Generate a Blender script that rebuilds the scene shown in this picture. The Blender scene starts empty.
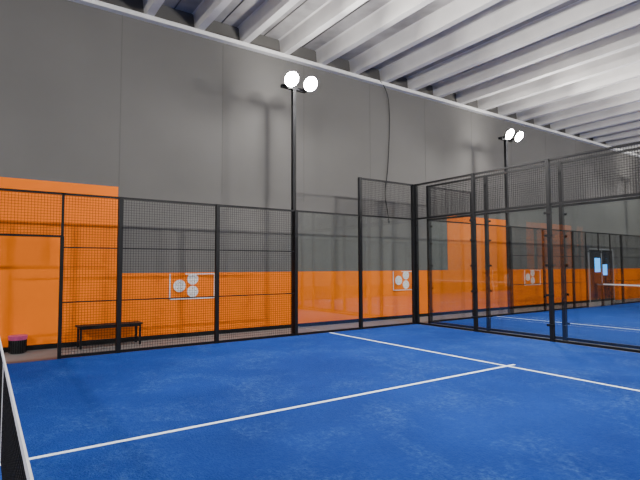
import bpy, bmesh, math, random
from mathutils import Vector, Matrix
random.seed(4)
S=bpy.context.scene
COL=S.collection

# ---------------------------------------------------------------- materials
def nodes(name):
    m=bpy.data.materials.new(name); m.use_nodes=True
    nt=m.node_tree; b=nt.nodes.get("Principled BSDF")
    return m,nt,b
def simple(name,col,rough=.5,metal=0,noise=0.0,scale=8,bump=0,spec=.5):
    m,nt,b=nodes(name)
    b.inputs["Roughness"].default_value=rough; b.inputs["Metallic"].default_value=metal
    b.inputs["Specular IOR Level"].default_value=spec
    tc=nt.nodes.new("ShaderNodeTexCoord"); n=nt.nodes.new("ShaderNodeTexNoise")
    n.inputs["Scale"].default_value=scale; n.inputs["Detail"].default_value=5
    nt.links.new(tc.outputs["Object"],n.inputs["Vector"])
    r=nt.nodes.new("ShaderNodeValToRGB")
    r.color_ramp.elements[0].position=.3; r.color_ramp.elements[1].position=.7
    r.color_ramp.elements[0].color=tuple(c*(1-noise) for c in col)+(1,)
    r.color_ramp.elements[1].color=tuple(min(1,c*(1+noise)) for c in col)+(1,)
    nt.links.new(n.outputs["Fac"],r.inputs["Fac"]); nt.links.new(r.outputs["Color"],b.inputs["Base Color"])
    if bump:
        bp=nt.nodes.new("ShaderNodeBump"); bp.inputs["Strength"].default_value=bump; bp.inputs["Distance"].default_value=.01
        nt.links.new(n.outputs["Fac"],bp.inputs["Height"]); nt.links.new(bp.outputs["Normal"],b.inputs["Normal"])
    return m
def emis(name,col,st):
    m,nt,b=nodes(name)
    b.inputs["Base Color"].default_value=col+(1,)
    b.inputs["Emission Color"].default_value=col+(1,); b.inputs["Emission Strength"].default_value=st
    return m
M_black=simple("black_powder_coat",(.004,.004,.005),.5,0,.1,spec=.22)
M_wire=simple("black_wire",(.004,.004,.005),.6,0,.1,spec=.2)
M_net=simple("black_net_cord",(.004,.004,.005),.8,0,.1,spec=.2)
M_tape=simple("white_net_tape",(.55,.55,.57),.7,0,.05)
M_line=simple("white_turf_line",(.72,.80,.92),.9,0,.12,30)
M_gray=simple("grey_wall_paint",(.108,.103,.096),.75,0,.08,.5)
M_joint=simple("wall_joint",(.093,.089,.083),.8,0,.05)
M_orange=simple("orange_wall_paint",(.88,.18,.0),.6,0,.05,.8,spec=.15)
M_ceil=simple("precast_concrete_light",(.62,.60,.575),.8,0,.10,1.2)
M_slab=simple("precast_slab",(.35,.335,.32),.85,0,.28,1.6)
M_strip=simple("white_edge_beam",(.66,.65,.63),.7,0,.05)
M_conc=simple("grey_concrete_floor",(.12,.12,.12),.6,0,.2,1.5)
M_white=simple("white_sign_vinyl",(.75,.75,.75),.5,0,.02)
M_case=simple("door_casing_grey",(.25,.25,.26),.5,0,.02)
M_bin=simple("black_plastic",(.015,.015,.017),.5,0,.1)
M_bag=simple("pink_bag",(.40,.06,.18),.4,0,.2,20)
M_dark=simple("dark_glass",(.02,.022,.03),.15,0,.2)
M_dot=simple("sign_dots",(.5,.22,.08),.6)
M_screen=emis("blue_screen",(.03,.35,.95),2.2)
M_lamp=emis("led_panel",(1,.98,.93),120.0)

def glassmat():
    m,nt,b=nodes("tempered_glass"); nt.nodes.remove(b)
    out=nt.nodes.get("Material Output")
    t=nt.nodes.new("ShaderNodeBsdfTransparent"); t.inputs[0].default_value=(.87,.91,.90,1)
    g=nt.nodes.new("ShaderNodeBsdfGlossy"); g.inputs["Roughness"].default_value=.015
    lw=nt.nodes.new("ShaderNodeLayerWeight"); lw.inputs["Blend"].default_value=.5
    pw=nt.nodes.new("ShaderNodeMath"); pw.operation='POWER'; pw.inputs[1].default_value=3.6
    ma=nt.nodes.new("ShaderNodeMath"); ma.operation='MULTIPLY_ADD'; ma.inputs[1].default_value=.86; ma.inputs[2].default_value=.12
    mx=nt.nodes.new("ShaderNodeMixShader")
    nt.links.new(lw.outputs["Facing"],pw.inputs[0]); nt.links.new(pw.outputs[0],ma.inputs[0])
    nt.links.new(ma.outputs[0],mx.inputs[0]); nt.links.new(t.outputs[0],mx.inputs[1]); nt.links.new(g.outputs[0],mx.inputs[2])
    nt.links.new(mx.outputs[0],out.inputs["Surface"]); return m
M_glass=glassmat()

def turf():
    m,nt,b=nodes("blue_turf"); b.inputs["Roughness"].default_value=.85
    b.inputs["Specular IOR Level"].default_value=.07
    L=nt.links; tc=nt.nodes.new("ShaderNodeTexCoord")
    def noise(sc,det,rough=.6,dist=0):
        n=nt.nodes.new("ShaderNodeTexNoise"); n.inputs["Scale"].default_value=sc; n.inputs["Detail"].default_value=det
        n.inputs["Roughness"].default_value=rough; n.inputs["Distortion"].default_value=dist
        L.new(tc.outputs["Object"],n.inputs["Vector"]); return n
    def ramp(n,p0,p1,c0,c1):
        r=nt.nodes.new("ShaderNodeValToRGB"); e=r.color_ramp.elements
        e[0].position=p0;e[1].position=p1;e[0].color=c0;e[1].color=c1
        L.new(n.outputs["Fac"],r.inputs["Fac"]); return r
    base=ramp(noise(.35,5),.3,.7,(.002,.021,.150,1),(.005,.042,.245,1))
    patch=ramp(noise(.8,9,.78,.4),.48,.68,(0,0,0,1),(1,1,1,1))
    fine=ramp(noise(16,8,.9),.44,.62,(0,0,0,1),(1,1,1,1))
    mul=nt.nodes.new("ShaderNodeMath"); mul.operation='MULTIPLY'
    L.new(patch.outputs[0],mul.inputs[0]); L.new(fine.outputs[0],mul.inputs[1])
    ad=nt.nodes.new("ShaderNodeMath"); ad.operation='MULTIPLY_ADD'; ad.inputs[1].default_value=.09
    L.new(fine.outputs[0],ad.inputs[0]) 
    m2=nt.nodes.new("ShaderNodeMath"); m2.operation='MULTIPLY'; m2.inputs[1].default_value=.55
    L.new(mul.outputs[0],m2.inputs[0]); L.new(m2.outputs[0],ad.inputs[2])
    mx=nt.nodes.new("ShaderNodeMixRGB"); mx.inputs[2].default_value=(.08,.18,.42,1)
    L.new(ad.outputs[0],mx.inputs[0]); L.new(base.outputs[0],mx.inputs[1]); L.new(mx.outputs[0],b.inputs["Base Color"])
    bp=nt.nodes.new("ShaderNodeBump"); bp.inputs["Strength"].default_value=.7; bp.inputs["Distance"].default_value=.03
    n3=noise(45,5); L.new(n3.outputs["Fac"],bp.inputs["Height"]); L.new(bp.outputs[0],b.inputs["Normal"])
    return m
M_turf=turf()

# ---------------------------------------------------------------- mesh helpers
class MB:
    def __init__(s): s.v=[];s.f=[];s.m=[];s.mats=[]
    def mi(s,mat):
        if mat not in s.mats: s.mats.append(mat)
        return s.mats.index(mat)
    def box(s,x0,x1,y0,y1,z0,z1,mat):
        b=len(s.v); i=s.mi(mat)
        s.v+=[(x0,y0,z0),(x1,y0,z0),(x1,y1,z0),(x0,y1,z0),(x0,y0,z1),(x1,y0,z1),(x1,y1,z1),(x0,y1,z1)]
        for f in ((0,3,2,1),(4,5,6,7),(0,1,5,4),(1,2,6,5),(2,3,7,6),(3,0,4,7)):
            s.f.append(tuple(b+k for k in f)); s.m.append(i)
    def quad(s,p,mat):
        b=len(s.v); s.v+=p; s.f.append((b,b+1,b+2,b+3)); s.m.append(s.mi(mat))
    def prism(s,pts,axis,a0,a1,mat):
        def P(p,a):
            if axis=='x': return (a,p[0],p[1])
            if axis=='y': return (p[0],a,p[1])
            return (p[0],p[1],a)
        b=len(s.v); n=len(pts); i=s.mi(mat)
        s.v+=[P(p,a0) for p in pts]+[P(p,a1) for p in pts]
        s.f.append(tuple(b+k for k in range(n))); s.f.append(tuple(b+n+k for k in reversed(range(n))))
        s.m+=[i,i]
        for k in range(n):
            s.f.append((b+k,b+n+k,b+n+(k+1)%n,b+(k+1)%n)); s.m.append(i)
    def cyl(s,c,r0,r1,h,mat,n=20):
        b=len(s.v); i=s.mi(mat)
        for k in range(n):
            a=2*math.pi*k/n; s.v.append((c[0]+r0*math.cos(a),c[1]+r0*math.sin(a),c[2]))
        for k in range(n):
            a=2*math.pi*k/n; s.v.append((c[0]+r1*math.cos(a),c[1]+r1*math.sin(a),c[2]+h))
        s.f.append(tuple(b+k for k in reversed(range(n)))); s.m.append(i)
        s.f.append(tuple(b+n+k for k in range(n))); s.m.append(i)
        for k in range(n):
            s.f.append((b+k,b+(k+1)%n,b+n+(k+1)%n,b+n+k)); s.m.append(i)
    def obj(s,name,parent=None,loc=(0,0,0),bevel=0):
        me=bpy.data.meshes.new(name); me.from_pydata(s.v,[],s.f)
        for m in s.mats: me.materials.append(m)
        me.polygons.foreach_set("material_index",s.m); me.update()
        bm=bmesh.new(); bm.from_mesh(me); bmesh.ops.recalc_face_normals(bm,faces=bm.faces); bm.to_mesh(me); bm.free()
        o=bpy.data.objects.new(name,me); COL.objects.link(o); o.location=loc
        if parent: o.parent=parent
        if bevel:
            md=o.modifiers.new("bevel","BEVEL"); md.width=bevel; md.segments=2; md.limit_method='ANGLE'
        return o
def empty(name,loc=(0,0,0)):
    e=bpy.data.objects.new(name,None); COL.objects.link(e); e.location=loc; e.empty_display_size=.2; return e

# ---------------------------------------------------------------- room shell
WX=-1.5; CZ=7.46; Y0=-13; Y1=46; XR=24
b=MB(); b.box(WX-.3,XR,Y0,Y1,-.35,-.02,M_conc); b.obj("floor")
b=MB()
b.box(WX-.3,WX,Y0,Y1,-.02,CZ+.6,M_gray)
for k in range(-4,20):
    yy=2.27+2.45*k
    b.box(WX,WX+.003,yy-.01,yy+.01,3.45,CZ,M_joint)
segs=[(Y0,-1.15,1.5),(-1.15,2.25,3.42),(2.25,13.1,1.5),(13.1,16.5,3.42),(16.5,22.6,1.5),(24.95,Y1,1.5)]
for a,c,h in segs: b.box(WX,WX+.012,a,c,-.02,h,M_orange)
b.obj("wall_left")
b=MB(); b.box(WX,XR,Y1,Y1+.3,-.02,CZ+.6,M_gray); b.box(WX,XR,Y1-.012,Y1,-.02,1.5,M_orange); b.obj("wall_far")
b=MB(); b.box(WX,WX+.16,Y0,Y1,CZ-.10,CZ,M_strip); b.obj("trim_1")
b=MB(); b.box(WX+.012,WX+.03,Y0,22.6,-.02,.08,M_black); b.obj("baseboard_left")
b=MB()
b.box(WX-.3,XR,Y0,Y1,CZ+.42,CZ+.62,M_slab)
yy=2.84-1.22*12
while yy<Y1:
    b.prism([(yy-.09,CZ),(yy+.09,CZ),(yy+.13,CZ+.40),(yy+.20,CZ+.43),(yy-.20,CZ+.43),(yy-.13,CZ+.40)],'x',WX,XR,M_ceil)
    b.box(WX,XR,yy+.60,yy+.62,CZ+.40,CZ+.425,M_joint)   # joint between precast units
    yy+=1.22
b.obj("ceiling")

# ---------------------------------------------------------------- court builder
def wires_y(b,x,y0,y1,z0,z1,sp=.05,r=.0023):
    n=int(round((y1-y0)/sp))
    for k in range(n+1):
        t=y0+k*sp; b.box(x-r,x+r,t-r,t+r,z0,z1,M_wire)
    n=int(round((z1-z0)/sp))
    for k in range(n+1):
        t=z0+k*sp; b.box(x-r,x+r,y0,y1,t-r,t+r,M_wire)
def wires_x(b,y,x0,x1,z0,z1,sp=.05,r=.0023):
    n=int(round((x1-x0)/sp))
    for k in range(n+1):
        t=x0+k*sp; b.box(t-r,t+r,y-r,y+r,z0,z1,M_wire)
    n=int(round((z1-z0)/sp))
    for k in range(n+1):
        t=z0+k*sp; b.box(x0,x1,y-r,y+r,t-r,t+r,M_wire)
P=.04
LAMP=370; ADDED_GLOW=200
def court(yc):
    t=MB(); t.box(0,10,yc-10,yc+10,-.02,0,M_turf)
    w=.025
    for s in (-1,1):
        yl=yc+s*6.95
        t.box(.02,9.98,yl-w,yl+w,0,.003,M_line)
    t.box(5-w,5+w,yc-7.15,yc+7.15,0,.0034,M_line)
    t.obj("court_turf")
    for X,sgn in ((0,-1),(10,1)):
        e=empty("side_fence",(X,yc,0))
        f=MB(); g=MB(); wm=MB()
        xo=sgn*.045
        def post(yy,z0,z1,p=P): f.box(xo-p,xo+p,yy-p,yy+p,z0,z1,M_black)
        for s in (-1,1):
            for d,h in ((2,3),(4,3),(6,3),(8,4),(9.96,4)):
                post(s*d,-.02,h)
            post(s*1,-.02,2.2,.03)
            post(s*1,2.2,3.0,.022)
        r=.022
        f.box(xo-r,xo+r,-8,8,2.96,3.0,M_black)
        for s in (-1,1):
            a,c=sorted((s*8,s*10)); f.box(xo-r,xo+r,a,c,3.96,4.0,M_black); f.box(xo-r,xo+r,a,c,2.97,3.01,M_black)
            a,c=sorted((s*1,s*10)); f.box(xo-r,xo+r,a,c,0,.05,M_black)
            a,c=sorted((s*1,s*6))
            for z in (1.0,2.0): f.box(xo-.012,xo+.012,a,c,z-.012,z+.012,M_black)
            wires_y(wm,xo,a,c,.05,2.95)
            a,c=sorted((s*8,s*10)); wires_y(wm,xo,a,c,3.0,3.95)
            for q0,q1 in ((6,8),(8,10)):
                a,c=sorted((s*(q0+.03),s*(q1-.03)))
                g.quad([(xo,a,.04),(xo,c,.04),(xo,c,2.97),(xo,a,2.97)],M_glass)
        f.box(xo-r,xo+r,-1,1,2.18,2.22,M_black)
        wires_y(wm,xo,-1,1,2.2,2.95)
        post(0,2.2,3.0,.022)
        f.obj("frame",e); wm.obj("welded_mesh",e); g.obj("glass_panels",e)
    for s in (-1,1):
        e=empty("glass_end_wall",(0,yc+s*10,0))
        f=MB(); g=MB(); wm=MB(); yo=s*.045
        for x in (0,2,4,6,8,10):
            f.box(x-P,x+P,yo-P,yo+P,-.02,4,M_black)
            for z in (.35,1.0,1.65,2.3,2.8):
                f.box(x-.09,x+.09,yo-s*.05-.01,yo-s*.05+.01,z-.025,z+.025,M_black)
        f.box(0,10,yo-.022,yo+.022,3.96,4.0,M_black)
        f.box(0,10,yo-.022,yo+.022,2.97,3.02,M_black)
        f.box(0,10,yo-.022,yo+.022,-.0,.05,M_black)
        for x in (0,2,4,6,8): g.quad([(x+.02,yo,.04),(x+1.98,yo,.04),(x+1.98,yo,2.97),(x+.02,yo,2.97)],M_glass)
        wires_x(wm,yo,0,10,3.0,3.95)
        f.obj("frame",e); wm.obj("welded_mesh",e); g.obj("glass_panels",e)
    e=empty("court_net",(0,yc,0))
    n=MB()
    def nz(x): return .92-.04*(1-((x-5)/5)**2)
    N=40
    for k in range(N):
        x0=.05+9.9*k/N; x1=.05+9.9*(k+1)/N
        z=(nz(x0)+nz(x1))/2
        n.box(x0,x1,-.005,.005,z-.05,z,M_tape)
    n.box(4.975,5.025,-.006,.006,.02,.87,M_tape)
    n.obj("top_tape",e)
    n=MB(); x=.05
    while x<9.96:
        n.box(x-.0018,x+.0018,-.0018,.0018,.03,nz(x)-.05,M_net); x+=.04
    z=.03
    while z<.84:
        n.box(.05,9.95,-.0018,.0018,z-.0018,z+.0018,M_net); z+=.04
    n.obj("cord_mesh",e)
    n=MB()
    for x in (.06,9.94):
        n.box(x-.04,x+.04,-.04,.04,.004,.95,M_black); n.box(x-.03,x+.03,-.15,.15,.004,.03,M_black)
    n.obj("net_posts",e,bevel=.004)
    for X,sg in ((0,1),(10,-1)):
        for yy in (-6,6):
            e=empty("floodlight_pole",(X-sg*.14,yc+yy,0))
            q=MB(); q.box(-.045,.045,-.045,.045,-.02,6.06,M_black)
            q.box(-.04,.04,-.35,.35,5.98,6.05,M_black)
            for d in (-.27,.27):
                q.box(-.02 if sg>0 else -.26,.26 if sg>0 else .02,d-.02,d+.02,6.02,6.06,M_black)
            q.box(-.09,.09,-.10,.10,-.02,.0,M_black)
            q.obj("pole",e)
            for d in (-.27,.27):
                h=MB()
                h.cyl((0,0,-.03),.20,.17,.07,M_black,28)
                for i in range(7): h.box(-.135+.042*i,-.125+.042*i,-.10,.10,.04,.09,M_black)
                h.cyl((0,0,-.040),.18,.18,.008,M_lamp,28)
                o=h.obj("lamp_head",e,loc=(sg*.32,d,6.10)); o.rotation_euler=(0,-sg*math.radians(56),0)
                n_=Vector((sg*math.sin(math.radians(56)),0,-math.cos(math.radians(56))))
                ld=bpy.data.lights.new("flood","AREA"); ld.shape='DISK'; ld.size=.34
                ld.energy=LAMP; ld.color=(1,.975,.94)
                lo=bpy.data.objects.new("flood_emitter",ld); COL.objects.link(lo); lo.parent=e
                lo.location=Vector((sg*.32,d,6.10))+n_*.05
                lo.rotation_euler=n_.to_track_quat('-Z','Y').to_euler()
            pl=bpy.data.lights.new("added_glow","POINT"); pl.energy=ADDED_GLOW; pl.shadow_soft_size=.08; pl.color=(1,.98,.95)  # added point light, no fixture: brightens wall and ceiling to imitate lamp haze
            lo=bpy.data.objects.new("added_glow_light",pl); COL.objects.link(lo); lo.parent=e
            lo.location=(sg*.55,0,6.05)
court(0); court(20.6)

# ---------------------------------------------------------------- furniture
e=empty("bench",(WX+.33,2.07,-.02))
q=MB()
for i in range(4): q.box(-.19+.098*i,-.19+.098*i+.085,-.64,.64,.43,.46,M_black)
q.obj("seat",e,bevel=.004)
q=MB()
for yy in (-.58,.58):
    for x in (-.17,.17): q.box(x-.02,x+.02,yy-.02,yy+.02,0,.43,M_black)
    q.box(-.19,.19,yy-.02,yy+.02,.39,.43,M_black); q.box(-.17,.17,yy-.015,yy+.015,.12,.15,M_black)
q.box(-.015,.015,-.58,.58,.12,.15,M_black)
q.box(-.19,-.15,-.6,.6,.39,.43,M_black);q.box(.15,.19,-.6,.6,.39,.43,M_black)
q.obj("legs",e,bevel=.003)

q=MB(); q.cyl((0,0,0),.12,.155,.32,M_bin,24); q.cyl((0,0,.32),.165,.165,.018,M_bag,24); q.cyl((0,0,.26),.156,.163,.06,M_bag,24)
for k in range(24):
    a=2*math.pi*k/24; q.box(.148*math.cos(a)-.006,.148*math.cos(a)+.006,.148*math.sin(a)-.006,.148*math.sin(a)+.006,.02,.26,M_black)
q.obj("waste_bin",loc=(WX+.25,.42,-.02))

for y0 in (3.42,10.5,17.6):
    q=MB(); x0=WX+.014
    W=1.12; z0=.87; z1=1.48
    t=.022
    q.box(x0,x0+.012,y0+.38,y0+W,z0,z0+t,M_white); q.box(x0,x0+.012,y0+.38,y0+W,z1-t,z1,M_white)
    q.box(x0,x0+.012,y0+W-t,y0+W,z0,z1,M_white); q.box(x0,x0+.012,y0,y0+t,z0,z1,M_white)
    q.box(x0,x0+.012,y0,y0+.4,z0,z0+t,M_white)
    def disc(cy,cz,r,mat,th):
        q.prism([(cy+r*math.cos(a*math.pi/14),cz+r*math.sin(a*math.pi/14)) for a in range(28)],'x',x0,x0+th,mat)
    for cy,cz,r in ((.24,1.19,.145),(.56,1.35,.135),(.56,1.05,.135)):
        disc(y0+cy,cz,r,M_white,.014)
        for k in range(5):
            a=k*1.256+.3; disc(y0+cy+.55*r*math.cos(a),cz+.55*r*math.sin(a),.012,M_dot,.017)
    q.obj("wall_sign")

q=MB(); x0=WX+.013
q.box(x0,x0+.04,22.6,22.68,-.02,2.45,M_case); q.box(x0,x0+.04,24.87,24.95,-.02,2.45,M_case); q.box(x0,x0+.04,22.6,24.95,2.37,2.45,M_case)
q.box(x0,x0+.03,22.68,24.87,-.02,2.37,M_dark); q.box(x0+.03,x0+.05,23.75,23.80,0,2.37,M_case)
q.box(x0+.03,x0+.04,23.15,23.65,1.35,2.0,M_screen); q.box(x0+.03,x0+.04,23.9,24.3,1.2,1.7,M_screen)
q.obj("door_1")

cu=bpy.data.curves.new("cable","CURVE"); cu.dimensions='3D'; cu.bevel_depth=.012
sp=cu.splines.new('NURBS'); pts=[(WX+.17,9.9,7.45),(WX+.1,10.25,7.3),(WX+.04,10.42,6.6),(WX+.04,10.38,5.6),(WX+.04,10.3,4.6),(WX+.04,10.15,3.9),(WX+.04,10.3,3.3),(WX+.03,10.35,3.0)]
sp.points.add(len(pts)-1)
for i,p in enumerate(pts): sp.points[i].co=p+(1,)
sp.use_endpoint_u=True; sp.order_u=3
o=bpy.data.objects.new("hanging_cable",cu); COL.objects.link(o); cu.materials.append(M_black)

# ---------------------------------------------------------------- world & camera
w=bpy.data.worlds.new("world"); S.world=w; w.use_nodes=True
bg=w.node_tree.nodes["Background"]; bg.inputs[0].default_value=(1,.97,.93,1); bg.inputs[1].default_value=.32
cam=bpy.data.cameras.new("camera"); co=bpy.data.objects.new("camera",cam); COL.objects.link(co)
yaw,pit,rol,f=2.5379,.0545,-.0027,486.7
F=Vector((math.cos(yaw)*math.cos(pit),math.sin(yaw)*math.cos(pit),math.sin(pit)))
R=Vector((math.sin(yaw),-math.cos(yaw),0)); U=R.cross(F)
R2=R*math.cos(rol)+U*math.sin(rol); U2=-R*math.sin(rol)+U*math.cos(rol)
m=Matrix((R2,U2,-F)).transposed().to_4x4(); m.translation=Vector((9.9173,-.1604,1.6375))
co.matrix_world=m
cam.sensor_width=36; cam.lens=f*36/640; cam.clip_start=.02
S.camera=co
